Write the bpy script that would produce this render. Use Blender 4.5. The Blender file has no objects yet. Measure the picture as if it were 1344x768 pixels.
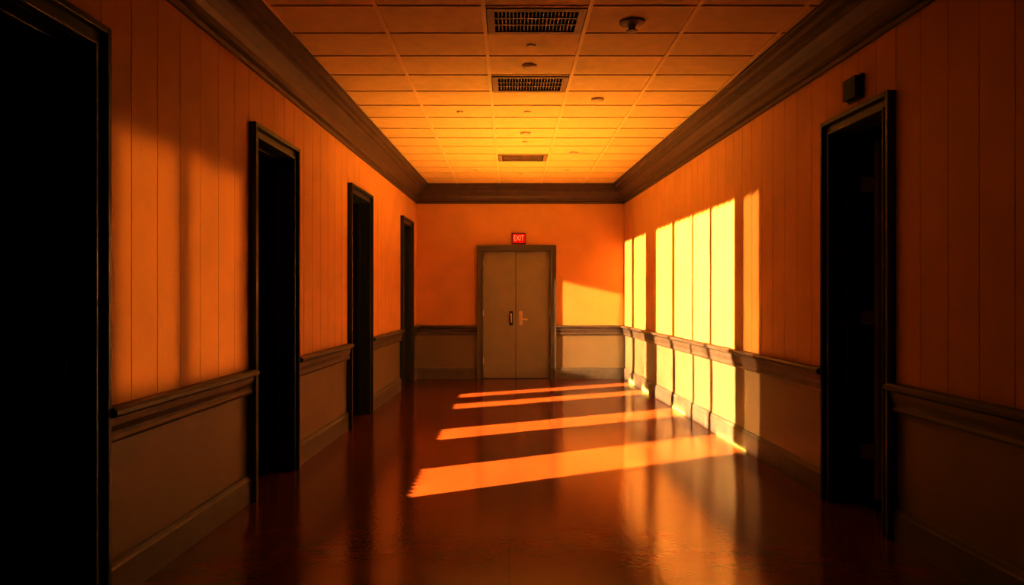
import bpy, math
from mathutils import Vector, Matrix
scene=bpy.context.scene
CEIL=3.256; YE=12.8; TH=0.18; YB=-2.0
def XL(y): return -1.907+0.026*y
def XR(y): return 2.368-0.034*y
def M(side,s,d,z):
    if side=='L': return (XL(s)+d,s,z)
    if side=='R': return (XR(s)-d,s,z)
    if side=='E': return (s,YE-d,z)
    return (s,d,z)   # world: s=x d=y

# ---------------- materials
def mat(name,col,rough=0.6,var=0.08,scale=6,bump=0.0,bscale=60,metal=0,emit=None,estr=0,coat=0,spec=0.5):
    m=bpy.data.materials.new(name); m.use_nodes=True
    nt=m.node_tree; b=nt.nodes['Principled BSDF']
    tc=nt.nodes.new('ShaderNodeTexCoord')
    n=nt.nodes.new('ShaderNodeTexNoise'); n.inputs['Scale'].default_value=scale; n.inputs['Detail'].default_value=5
    nt.links.new(tc.outputs['Object'],n.inputs['Vector'])
    r=nt.nodes.new('ShaderNodeValToRGB')
    r.color_ramp.elements[0].position=0.3; r.color_ramp.elements[1].position=0.7
    r.color_ramp.elements[0].color=(*[c*(1-var) for c in col],1)
    r.color_ramp.elements[1].color=(*[min(1,c*(1+var)) for c in col],1)
    nt.links.new(n.outputs['Fac'],r.inputs['Fac']); nt.links.new(r.outputs['Color'],b.inputs['Base Color'])
    b.inputs['Roughness'].default_value=rough; b.inputs['Metallic'].default_value=metal
    b.inputs['Coat Weight'].default_value=coat; b.inputs['Specular IOR Level'].default_value=spec
    if emit:
        b.inputs['Emission Color'].default_value=(*emit,1); b.inputs['Emission Strength'].default_value=estr
    if bump:
        n2=nt.nodes.new('ShaderNodeTexNoise'); n2.inputs['Scale'].default_value=bscale; n2.inputs['Detail'].default_value=4
        nt.links.new(tc.outputs['Object'],n2.inputs['Vector'])
        bp=nt.nodes.new('ShaderNodeBump'); bp.inputs['Strength'].default_value=bump; bp.inputs['Distance'].default_value=0.01
        nt.links.new(n2.outputs['Fac'],bp.inputs['Height']); nt.links.new(bp.outputs['Normal'],b.inputs['Normal'])
    return m
wallM=mat('wall_paint_orange',(0.80,0.47,0.15),0.5,0.05,3,0.12,50)
wainM=mat('wainscot_paint',(0.32,0.26,0.15),0.3,0.06,3,0.08,40)
trimM=mat('trim_paint_grey_brown',(0.15,0.12,0.085),0.38,0.1,8)
corniceM=mat('cornice_paint',(0.14,0.085,0.05),0.42,0.1,8)
baseM=mat('baseboard_paint',(0.20,0.175,0.13),0.4,0.1,8)
caseM=mat('casing_paint_dark',(0.055,0.052,0.048),0.33,0.1,8)
frameM=mat('door_frame_grey',(0.19,0.17,0.125),0.4,0.06,8)
doorM=mat('door_leaf_grey',(0.38,0.36,0.28),0.42,0.05,4,0.05,30)
leafM=mat('side_door_leaf_paint',(0.5,0.46,0.4),0.5,0.05,4)
tileM=mat('ceiling_tile',(0.84,0.61,0.25),0.8,0.05,10,0.35,120)
gridM=mat('ceiling_grid',(0.9,0.66,0.28),0.45,0.03,8)
roomM=mat('room_painted_shade',(0.006,0.008,0.012),0.9,0.2,3,spec=0.0)  # near-black colour paints in the darkness of the unlit rooms
metalM=mat('brushed_metal',(0.75,0.66,0.5),0.35,0.05,20,metal=.3)
ventM=mat('vent_metal',(0.36,0.22,0.11),0.5,0.05,20)
blackM=mat('vent_void',(0.01,0.008,0.006),0.9,0.1,5)
plastM=mat('dark_plastic',(0.03,0.028,0.028),0.4,0.1,10)
whiteM=mat('detector_plastic',(0.75,0.55,0.3),0.5,0.05,10)
exitM=mat('exit_sign_red',(0.5,0.01,0.005),0.4,0.05,10,emit=(1,0.03,0.01),estr=0.22)
letM=mat('exit_sign_letters',(0.9,0.55,0.4),0.4,0.02,10,emit=(1,0.45,0.3),estr=0.35)

# floor material: polished red-brown sheet floor w/ faint seams
fm=bpy.data.materials.new('polished_red_floor'); fm.use_nodes=True
nt=fm.node_tree; b=nt.nodes['Principled BSDF']
tc=nt.nodes.new('ShaderNodeTexCoord')
n=nt.nodes.new('ShaderNodeTexNoise'); n.inputs['Scale'].default_value=2.5; n.inputs['Detail'].default_value=8
nt.links.new(tc.outputs['Object'],n.inputs['Vector'])
r=nt.nodes.new('ShaderNodeValToRGB')
r.color_ramp.elements[0].position=0.3; r.color_ramp.elements[1].position=0.7
r.color_ramp.elements[0].color=(0.24,0.060,0.028,1); r.color_ramp.elements[1].color=(0.29,0.075,0.035,1)
nt.links.new(n.outputs['Fac'],r.inputs['Fac'])
br=nt.nodes.new('ShaderNodeTexBrick'); br.offset=0
br.inputs['Scale'].default_value=1; br.inputs['Brick Width'].default_value=1.2; br.inputs['Row Height'].default_value=1.2
br.inputs['Mortar Size'].default_value=0.002
br.inputs['Color1'].default_value=(1,1,1,1); br.inputs['Color2'].default_value=(0.98,0.98,0.98,1); br.inputs['Mortar'].default_value=(0.82,0.82,0.82,1)
nt.links.new(tc.outputs['Object'],br.inputs['Vector'])
mx=nt.nodes.new('ShaderNodeMix'); mx.data_type='RGBA'; mx.blend_type='MULTIPLY'; mx.inputs[0].default_value=1
nt.links.new(r.outputs['Color'],mx.inputs[6]); nt.links.new(br.outputs['Color'],mx.inputs[7])
nt.links.new(mx.outputs[2],b.inputs['Base Color'])
n3=nt.nodes.new('ShaderNodeTexNoise'); n3.inputs['Scale'].default_value=14; n3.inputs['Detail'].default_value=6
nt.links.new(tc.outputs['Object'],n3.inputs['Vector'])
mr=nt.nodes.new('ShaderNodeMapRange'); mr.inputs['To Min'].default_value=0.12; mr.inputs['To Max'].default_value=0.17
nt.links.new(n3.outputs['Fac'],mr.inputs['Value']); nt.links.new(mr.outputs['Result'],b.inputs['Roughness'])
n4=nt.nodes.new('ShaderNodeTexNoise'); n4.inputs['Scale'].default_value=30; n4.inputs['Detail'].default_value=3
nt.links.new(tc.outputs['Object'],n4.inputs['Vector'])
bp=nt.nodes.new('ShaderNodeBump'); bp.inputs['Strength'].default_value=0.08; bp.inputs['Distance'].default_value=0.01
nt.links.new(n4.outputs['Fac'],bp.inputs['Height']); nt.links.new(bp.outputs['Normal'],b.inputs['Normal'])
b.inputs['Specular IOR Level'].default_value=0.5; b.inputs['IOR'].default_value=2.1

# ---------------- mesh builder
class B:
    def __init__(s): s.v=[];s.f=[];s.m=[]
    def box(s,side,s0,s1,d0,d1,z0,z1,mi=0):
        k=len(s.v)
        for z in (z0,z1):
            for (a,c) in ((s0,d0),(s1,d0),(s1,d1),(s0,d1)): s.v.append(M(side,a,c,z))
        for f in ((0,3,2,1),(4,5,6,7),(0,1,5,4),(1,2,6,5),(2,3,7,6),(3,0,4,7)):
            s.f.append([k+i for i in f]); s.m.append(mi)
    def sweep(s,side,s0,s1,prof,mi=0):
        k=len(s.v); n=len(prof)
        for a in (s0,s1):
            for d,z in prof: s.v.append(M(side,a,d,z))
        for i in range(n):
            j=(i+1)%n; s.f.append([k+i,k+j,k+n+j,k+n+i]); s.m.append(mi)
        s.f.append([k+i for i in range(n)]); s.m.append(mi)
        s.f.append([k+n+i for i in reversed(range(n))]); s.m.append(mi)
    def lathe(s,c,axis,prof,seg=24,mi=0):
        ax=Vector(axis).normalized(); t=Vector((1,0,0)) if abs(ax.x)<.9 else Vector((0,1,0))
        u=ax.cross(t).normalized(); w=ax.cross(u); k=len(s.v); n=len(prof); c=Vector(c)
        for r_,h in prof:
            for i in range(seg):
                a=2*math.pi*i/seg
                s.v.append(tuple(c+ax*h+u*(r_*math.cos(a))+w*(r_*math.sin(a))))
        for j in range(n-1):
            for i in range(seg):
                i2=(i+1)%seg
                s.f.append([k+j*seg+i,k+j*seg+i2,k+(j+1)*seg+i2,k+(j+1)*seg+i]); s.m.append(mi)
        s.f.append([k+i for i in reversed(range(seg))]); s.m.append(mi)
        s.f.append([k+(n-1)*seg+i for i in range(seg)]); s.m.append(mi)
    def done(s,name,mats,bevel=0,parent=None,smooth=False):
        me=bpy.data.meshes.new(name); me.from_pydata(s.v,[],s.f); 
        for m in mats: me.materials.append(m)
        for p,mi in zip(me.polygons,s.m): p.material_index=mi; p.use_smooth=smooth
        import bmesh
        bm=bmesh.new(); bm.from_mesh(me); bmesh.ops.recalc_face_normals(bm,faces=bm.faces); bm.to_mesh(me); bm.free()
        o=bpy.data.objects.new(name,me); scene.collection.objects.link(o)
        if bevel:
            md=o.modifiers.new('bevel','BEVEL'); md.width=bevel; md.segments=2; md.limit_method='ANGLE'
        if parent: o.parent=parent
        return o

# ---------------- layout
doorsL=[(2.30,3.375),(5.154,6.15),(7.945,9.04),(11.2,12.2)]
doorsR=[(4.36,5.24)]
CW=0.095; DT=2.58
def spans(doors):
    out=[];p=YB
    for a,b_ in doors: out.append((p,a)); p=b_
    out.append((p,YE)); return out
rail=[(0,.735),(.018,.735),(.026,.75),(.018,.768),(.018,.785),(.03,.815),(.034,.85),(.06,.862),(.07,.868),(.07,.888),(.055,.90),(0,.90)]
base=[(0,0),(.024,0),(.024,.155),(.018,.165),(.014,.185),(0,.19)]
corn=[(0,2.94),(.03,2.94),(.035,2.965),(.028,2.985),(.05,2.995),(.055,3.03),(.075,3.065),(.11,3.10),(.14,3.125),(.145,3.15),(.17,3.155),(.175,3.19),(.21,3.20),(.215,3.235),(.23,3.24),(.23,CEIL),(0,CEIL)]
for side,doors,nm in (('L',doorsL,'left'),('R',doorsR,'right')):
    w=B()
    for a,b_ in spans(doors):
        s0=a-(CW-.02) if a!=YB else a; s1=b_+(CW-.02) if b_!=YE else b_
        w.box(side,s0,s1,-TH,0,0,0.80,1)
        w.box(side,s0,s1,-TH,0,0.80,CEIL,0)
        L=b_-a; n=max(1,round(L/0.242)); st=L/n
        for i in range(n):
            w.box(side,a+i*st+.0025,a+(i+1)*st-.0025,0,0.010,0.86,3.0,0)
    for a,b_ in doors:
        w.box(side,a+CW-.02,b_-CW+.02,-TH,0,DT-CW+.02,CEIL,0)
        L=b_-a; n=4; st=L/n
        for i in range(n): w.box(side,a+i*st+.0025,a+(i+1)*st-.0025,0,0.010,DT,3.0,0)
    w.done('wall_'+nm,[wallM,wainM])
    r=B(); bb=B()
    for a,b_ in spans(doors):
        r.sweep(side,a,b_,[(d+(.012 if d>0 else 0),z) for d,z in rail]); bb.sweep(side,a,b_,base)
    r.done('trim_%d'%(1 if side=='L' else 2),[trimM])
    bb.done('baseboard_'+nm,[baseM])
    c=B(); c.sweep(side,YB,YE,corn); c.done('trim_%d'%(3 if side=='L' else 4),[corniceM])

# end wall with opening for the double doors
DX0,DX1,DTE=-0.55,0.78,2.245; FW=0.10
w=B(); xa,xb=XL(YE),XR(YE)
for z0,z1,mi in ((0,.80,1),(.80,CEIL,0)):
    w.box('E',xa-.1,DX0+FW-.02,-TH,0,z0,z1,mi); w.box('E',DX1-FW+.02,xb+.1,-TH,0,z0,z1,mi)
w.box('E',DX0+FW-.02,DX1-FW+.02,-TH,0,DTE-FW+.02,CEIL,0)
w.done('wall_end',[wallM,wainM])
r=B(); r.sweep('E',xa,DX0,rail); r.sweep('E',DX1,xb,rail); r.done('trim_5',[trimM])
r=B(); r.sweep('E',xa,DX0,base); r.sweep('E',DX1,xb,base); r.done('baseboard_end',[baseM])
c=B(); c.sweep('E',xa,xb,corn); c.done('trim_6',[corniceM])
w=B(); w.box('W',XL(YB)-.2,XR(YB)+.2,YB-.15,YB,0,CEIL,0); w.done('wall_back',[roomM])

# casings
def casing(side,a,b_,top,cw,name,mats,depth=.03):
    c=B()
    for s0,s1,o0,o1,i0,i1 in ((a,a+cw,a,a+.03,a+cw-.018,a+cw),(b_-cw,b_,b_-.03,b_,b_-cw,b_-cw+.018)):
        c.box(side,s0,s1,0,depth,0,top)
        c.box(side,o0,o1,depth,depth+.028,0,top)
        c.box(side,i0,i1,depth,depth+.012,0,top-cw+.018)
    c.box(side,a+cw,b_-cw,0,depth,top-cw,top)
    c.box(side,a+.03,b_-.03,depth,depth+.028,top-.03,top)
    c.box(side,a+cw-.018,b_-cw+.018,depth,depth+.012,top-cw,top-cw+.018)
    c.box(side,a+cw-.02,a+cw,-TH,0,0,top-cw); c.box(side,b_-cw,b_-cw+.02,-TH,0,0,top-cw)
    c.box(side,a+cw,b_-cw,-TH,0,top-cw,top-cw+.02)
    c.box(side,a+cw,a+cw+.012,-TH*.7,-TH*.45,0,top-cw); c.box(side,b_-cw-.012,b_-cw,-TH*.7,-TH*.45,0,top-cw)
    c.box(side,a+cw+.012,b_-cw-.012,-TH*.7,-TH*.45,top-cw-.012,top-cw)
    return c.done(name,mats,bevel=.004)
k=1
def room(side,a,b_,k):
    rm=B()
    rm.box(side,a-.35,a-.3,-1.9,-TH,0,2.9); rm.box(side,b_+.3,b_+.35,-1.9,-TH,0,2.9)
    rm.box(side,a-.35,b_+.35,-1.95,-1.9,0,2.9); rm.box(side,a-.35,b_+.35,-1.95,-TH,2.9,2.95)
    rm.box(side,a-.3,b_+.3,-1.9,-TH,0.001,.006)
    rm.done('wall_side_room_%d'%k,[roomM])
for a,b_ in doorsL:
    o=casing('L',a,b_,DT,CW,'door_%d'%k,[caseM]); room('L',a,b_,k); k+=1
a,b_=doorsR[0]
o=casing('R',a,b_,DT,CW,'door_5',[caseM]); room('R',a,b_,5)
# open leaf swung into the room from the far jamb
lf=B(); y1=b_-CW; t=.045
lf.box('R',y1-.02,y1-.02+t,-.42,-.28,.012,2.45); lf.box('R',y1-.02,y1-.02+t,-1.03,-.93,.012,2.45)
for z0,z1 in ((.012,.25),(1.0,1.12),(2.33,2.45)): lf.box('R',y1-.02,y1-.02+t,-.93,-.42,z0,z1)
lf.box('R',y1-.005,y1+.01,-.93,-.42,.25,1.0); lf.box('R',y1-.002,y1+.005,-.93,-.42,1.12,2.33,1)
for z in (.3,1.2,2.1): lf.box('R',y1,y1+.012,-.28,-TH,z,z+.1)
l=lf.done('leaf',[leafM,plastM],bevel=.003,parent=o)

# double door
o=casing('E',DX0,DX1,DTE,FW,'door_6',[frameM],.035)
mid=0.102; lx0,lx1=DX0+FW,DX1-FW; zt=DTE-FW
lf=B(); lf.box('E',lx0+.004,mid-.003,-.075,-.03,.008,zt-.004); lf.done('leaf_left',[doorM],.003,o)
lf=B(); lf.box('E',mid+.003,lx1-.004,-.075,-.03,.008,zt-.004); lf.done('leaf_right',[doorM],.003,o)
h=B(); h.box('E',mid-.006,mid+.006,-.08,-.076,.01,zt-.01); h.done('seam',[blackM],0,o)
h=B()
h.box('E',-.005,.055,-.03,-.02,.90,1.14,1)
h.box('E',.014,.036,-.02,.03,1.07,1.092); h.box('E',.014,.036,-.02,.03,.948,.97); h.box('E',.012,.038,.022,.045,.94,1.10)
h.box('E',.155,.215,-.03,-.02,.90,1.14)
h.lathe(M('E',.185,-.02,1.0),(0,-1,0),[(.016,0),(.016,.05),(.012,.055)])
h.box('E',.172,.30,.028,.045,.988,1.012)
h.lathe(M('E',.185,-.02,1.09),(0,-1,0),[(.018,0),(.018,.012),(.012,.016)])
h.done('handles',[metalM,plastM],.002,o)
h=B()
for z in (.25,1.05,1.9):
    for x in (lx0+.006,lx1-.006): h.lathe((x,YE+.025,z),(0,0,1),[(.009,0),(.009,.1)],12)
h.done('hinges',[metalM],0,o)

# exit sign
e=B(); e.box('E',.035,.265,.0,.055,2.268,2.445); s=e.done('exit_sign',[plastM],.006)
e=B(); e.box('E',.045,.255,.055,.06,2.278,2.435); e.done('face',[exitM],.002,s)
cu=bpy.data.curves.new('lettering','FONT'); cu.body='EXIT'; cu.size=.125; cu.align_x='CENTER'; cu.align_y='CENTER'; cu.extrude=.002; cu.offset=.0015
cu.materials.append(letM); t_=bpy.data.objects.new('lettering',cu); scene.collection.objects.link(t_)
t_.location=(.15,YE-.063,2.357); t_.rotation_euler=(math.pi/2,0,0); t_.scale=(.68,1,1); t_.parent=s

# ---------------- floor
f=B(); f.box('W',-4.2,4.6,YB-.2,YE+.2,-.1,0); f.done('floor',[fm])

# ---------------- ceiling
vents=[(4.89,5.40),(6.42,6.93),(9.99,10.50)]
cols=[-2.24,-1.55,-.86,-.17,.52,1.21,1.90,2.59]
c=B(); c.box('W',-2.2,2.7,YB-.1,YE+.1,CEIL+.05,CEIL+.15)
rows=[5.40+.51*i for i in range(-15,16)]
tl=B()
for i in range(len(cols)-1):
    for j in range(len(rows)-1):
        if rows[j]>YE: continue
        if i==3 and any(abs(rows[j]-v[0])<.1 for v in vents): continue
        x0,x1=max(cols[i],-2.05),min(cols[i+1],2.5); y0,y1=rows[j],min(rows[j+1],YE)
        if y1-y0<.05: continue
        tl.box('W',x0+.008,x1-.008,y0+.008,y1-.008,CEIL+.004,CEIL+.03)
gr=B()
for x in cols[1:-1]: gr.box('W',x-.014,x+.014,YB,YE,CEIL-.006,CEIL+.012)
for y in rows:
    if YB<y<YE: gr.box('W',-2.0,2.45,y-.009,y+.009,CEIL-.004,CEIL+.012)
co=c.done('ceiling',[tileM]); tl.done('tiles',[tileM],.006,co); gr.done('grid',[gridM],0,co)
for y0,y1 in vents:
    v=B(); x0,x1=-.15,.50; y0+=.015;y1-=.015; z=CEIL-.012
    v.box('W',x0,x1,y0,y0+.05,z,CEIL+.03);v.box('W',x0,x1,y1-.05,y1,z,CEIL+.03)
    v.box('W',x0,x0+.05,y0+.05,y1-.05,z,CEIL+.03);v.box('W',x1-.05,x1,y0+.05,y1-.05,z,CEIL+.03)
    v.box('W',x0+.05,x1-.05,y0+.05,y1-.05,CEIL+.035,CEIL+.045,1)
    n=22
    for i in range(1,n):
        x=x0+.05+(x1-x0-.1)*i/n; v.box('W',x-.004,x+.004,y0+.05,y1-.05,CEIL-.004,CEIL+.03)
    for yy in (y0+.18,y0+.30): v.box('W',x0+.05,x1-.05,yy-.01,yy+.01,CEIL-.008,CEIL+.03)
    v.done('ceiling_vent',[ventM,blackM])
s=B(); p=(.83,5.17,CEIL)
s.lathe(p,(0,0,-1),[(.085,-.002),(.085,.01),(.07,.018),(.03,.022),(.022,.03),(.022,.05)],28)
s.lathe(p,(0,0,-1),[(.008,.05),(.008,.06)],10); s.lathe(p,(0,0,-1),[(.04,.06),(.042,.065),(.02,.068)],20)
s.done('fire_sprinkler',[ventM])
for x,y in ((.83,7.2),(.18,8.7),(.16,6.66-.51),(.83,9.9)):
    s=B(); s.lathe((x,y,CEIL),(0,0,-1),[(.06,-.002),(.06,.012),(.05,.022),(.03,.028),(.012,.03)],28); s.done('smoke_detector',[whiteM],0)
for x,y in ((.16,5.66),(.18,7.7),(-.5,7.7),(.18,9.2),(.85,11.3),(-.5,11.3),(.18,11.6)):
    s=B(); s.lathe((x,y,CEIL),(0,0,-1),[(.035,-.002),(.035,.006),(.025,.01)],20); s.done('sprinkler_cap',[whiteM],0)

s=B(); s.box('R',4.72,4.90,.010,.03,2.63,2.78); s.box('R',4.73,4.89,.03,.065,2.64,2.77)
for i in range(6): s.box('R',4.75,4.87,.065,.069,2.652+i*.018,2.661+i*.018)
s.done('wall_alarm_speaker',[plastM],.006)

# ---------------- lights
AZ=math.radians(29); EL=math.radians(14)
d=Vector((math.cos(EL)*math.cos(AZ),math.cos(EL)*math.sin(AZ),-math.sin(EL)))
u=Vector((-math.sin(AZ),math.cos(AZ),0))
def lamp(name,center,dr,ux,w,h,E,col,spread):
    dr=dr.normalized(); z=-dr; x=ux.normalized(); y=z.cross(x).normalized(); x=y.cross(z)
    L=bpy.data.lights.new(name,'AREA'); L.shape='RECTANGLE'; L.size=w; L.size_y=h; L.energy=E*w*h; L.color=col; L.spread=math.radians(spread)
    o=bpy.data.objects.new(name,L); scene.collection.objects.link(o)
    o.matrix_world=Matrix(((x.x,y.x,z.x,center.x),(x.y,y.y,z.y,center.y),(x.z,y.z,z.z,center.z),(0,0,0,1)))
SUN=(1.0,0.68,0.40)
EW=17
for ya,yb,k in ((6.54,6.92,.2),(7.18,7.89,1.15),(7.97,8.58,1.15),(8.64,9.43,1.1),(9.55,10.43,1.0),(11.1,11.96,.8),(12.14,12.75,.8)):
    n=4 if yb-ya>.45 else 2
    for i in range(n):
        a=ya+(yb-ya)*i/n; c_=ya+(yb-ya)*(i+1)/n; ym=(a+c_)/2
        C=Vector((XR(ym),ym,2.29/2)); w_=(c_-a)*math.cos(AZ)
        lamp('added_beam',C-d*3.9,d,u,w_,2.29*math.cos(EL),EW*k,SUN,1.2)  # narrow lamps added inside the corridor, standing in for sun on the wall
for ya,yb,k in ((6.05,6.92,.9),(8.15,8.75,1),(10.15,10.6,1),(11.2,11.6,.9)):
    n=round((yb-ya)/.11)
    for i in range(n):
        a=ya+(yb-ya)*i/n; c_=ya+(yb-ya)*(i+1)/n; ym=(a+c_)/2
        C=Vector((.7,ym,0)); w_=(c_-a)*math.cos(AZ)
        lamp('added_beam',C-d*2.2,d,u,w_,2.8/math.cos(AZ)*math.sin(EL),76*k,(1,.88,.26),1.6)  # separate lamps added for the sun bands on the floor
lamp('added_beam',Vector((1.36,YE,.78))-d*3,d,u,1.03*math.sin(AZ),1.5*math.cos(EL),6.5,SUN,2.5)  # one more added lamp for the end wall's sun patch
for ya,yb in ((3.5,4.12),(4.25,5.0)):
    ym=(ya+yb)/2; dr=Vector((-1,.12,-.03)); 
    lamp('added_beam',Vector((XL(ym),ym,1.55))-dr.normalized()*3.4,dr,Vector((0,1,0)),yb-ya,1.25,1.3,(1,.48,.12),4)  # dim lamps added for the soft glow on the near left wall
# added warm fill imitating floor bounce on the far ceiling, no real fixture
lamp('bounce_fill',Vector((.2,9.4,1.5)),Vector((0,0,1)),Vector((1,0,0)),2.2,4.6,5,(1,.64,.16),140)

wd=bpy.data.worlds.new('world'); scene.world=wd; wd.use_nodes=True
wd.node_tree.nodes['Background'].inputs[0].default_value=(.01,.015,.03,1)
scene.view_settings.view_transform='Standard'
scene.view_settings.look='None'
scene.view_settings.gamma=0.68
scene.view_settings.exposure=0.45

cam=bpy.data.cameras.new('camera'); co=bpy.data.objects.new('camera',cam); scene.collection.objects.link(co)
co.location=(0,0,1.4); co.rotation_euler=(math.pi/2,0,0)
cam.sensor_width=36; cam.lens=36*1000/1344; cam.shift_x=3/1344; cam.shift_y=4/1344; cam.clip_start=.05
scene.camera=co
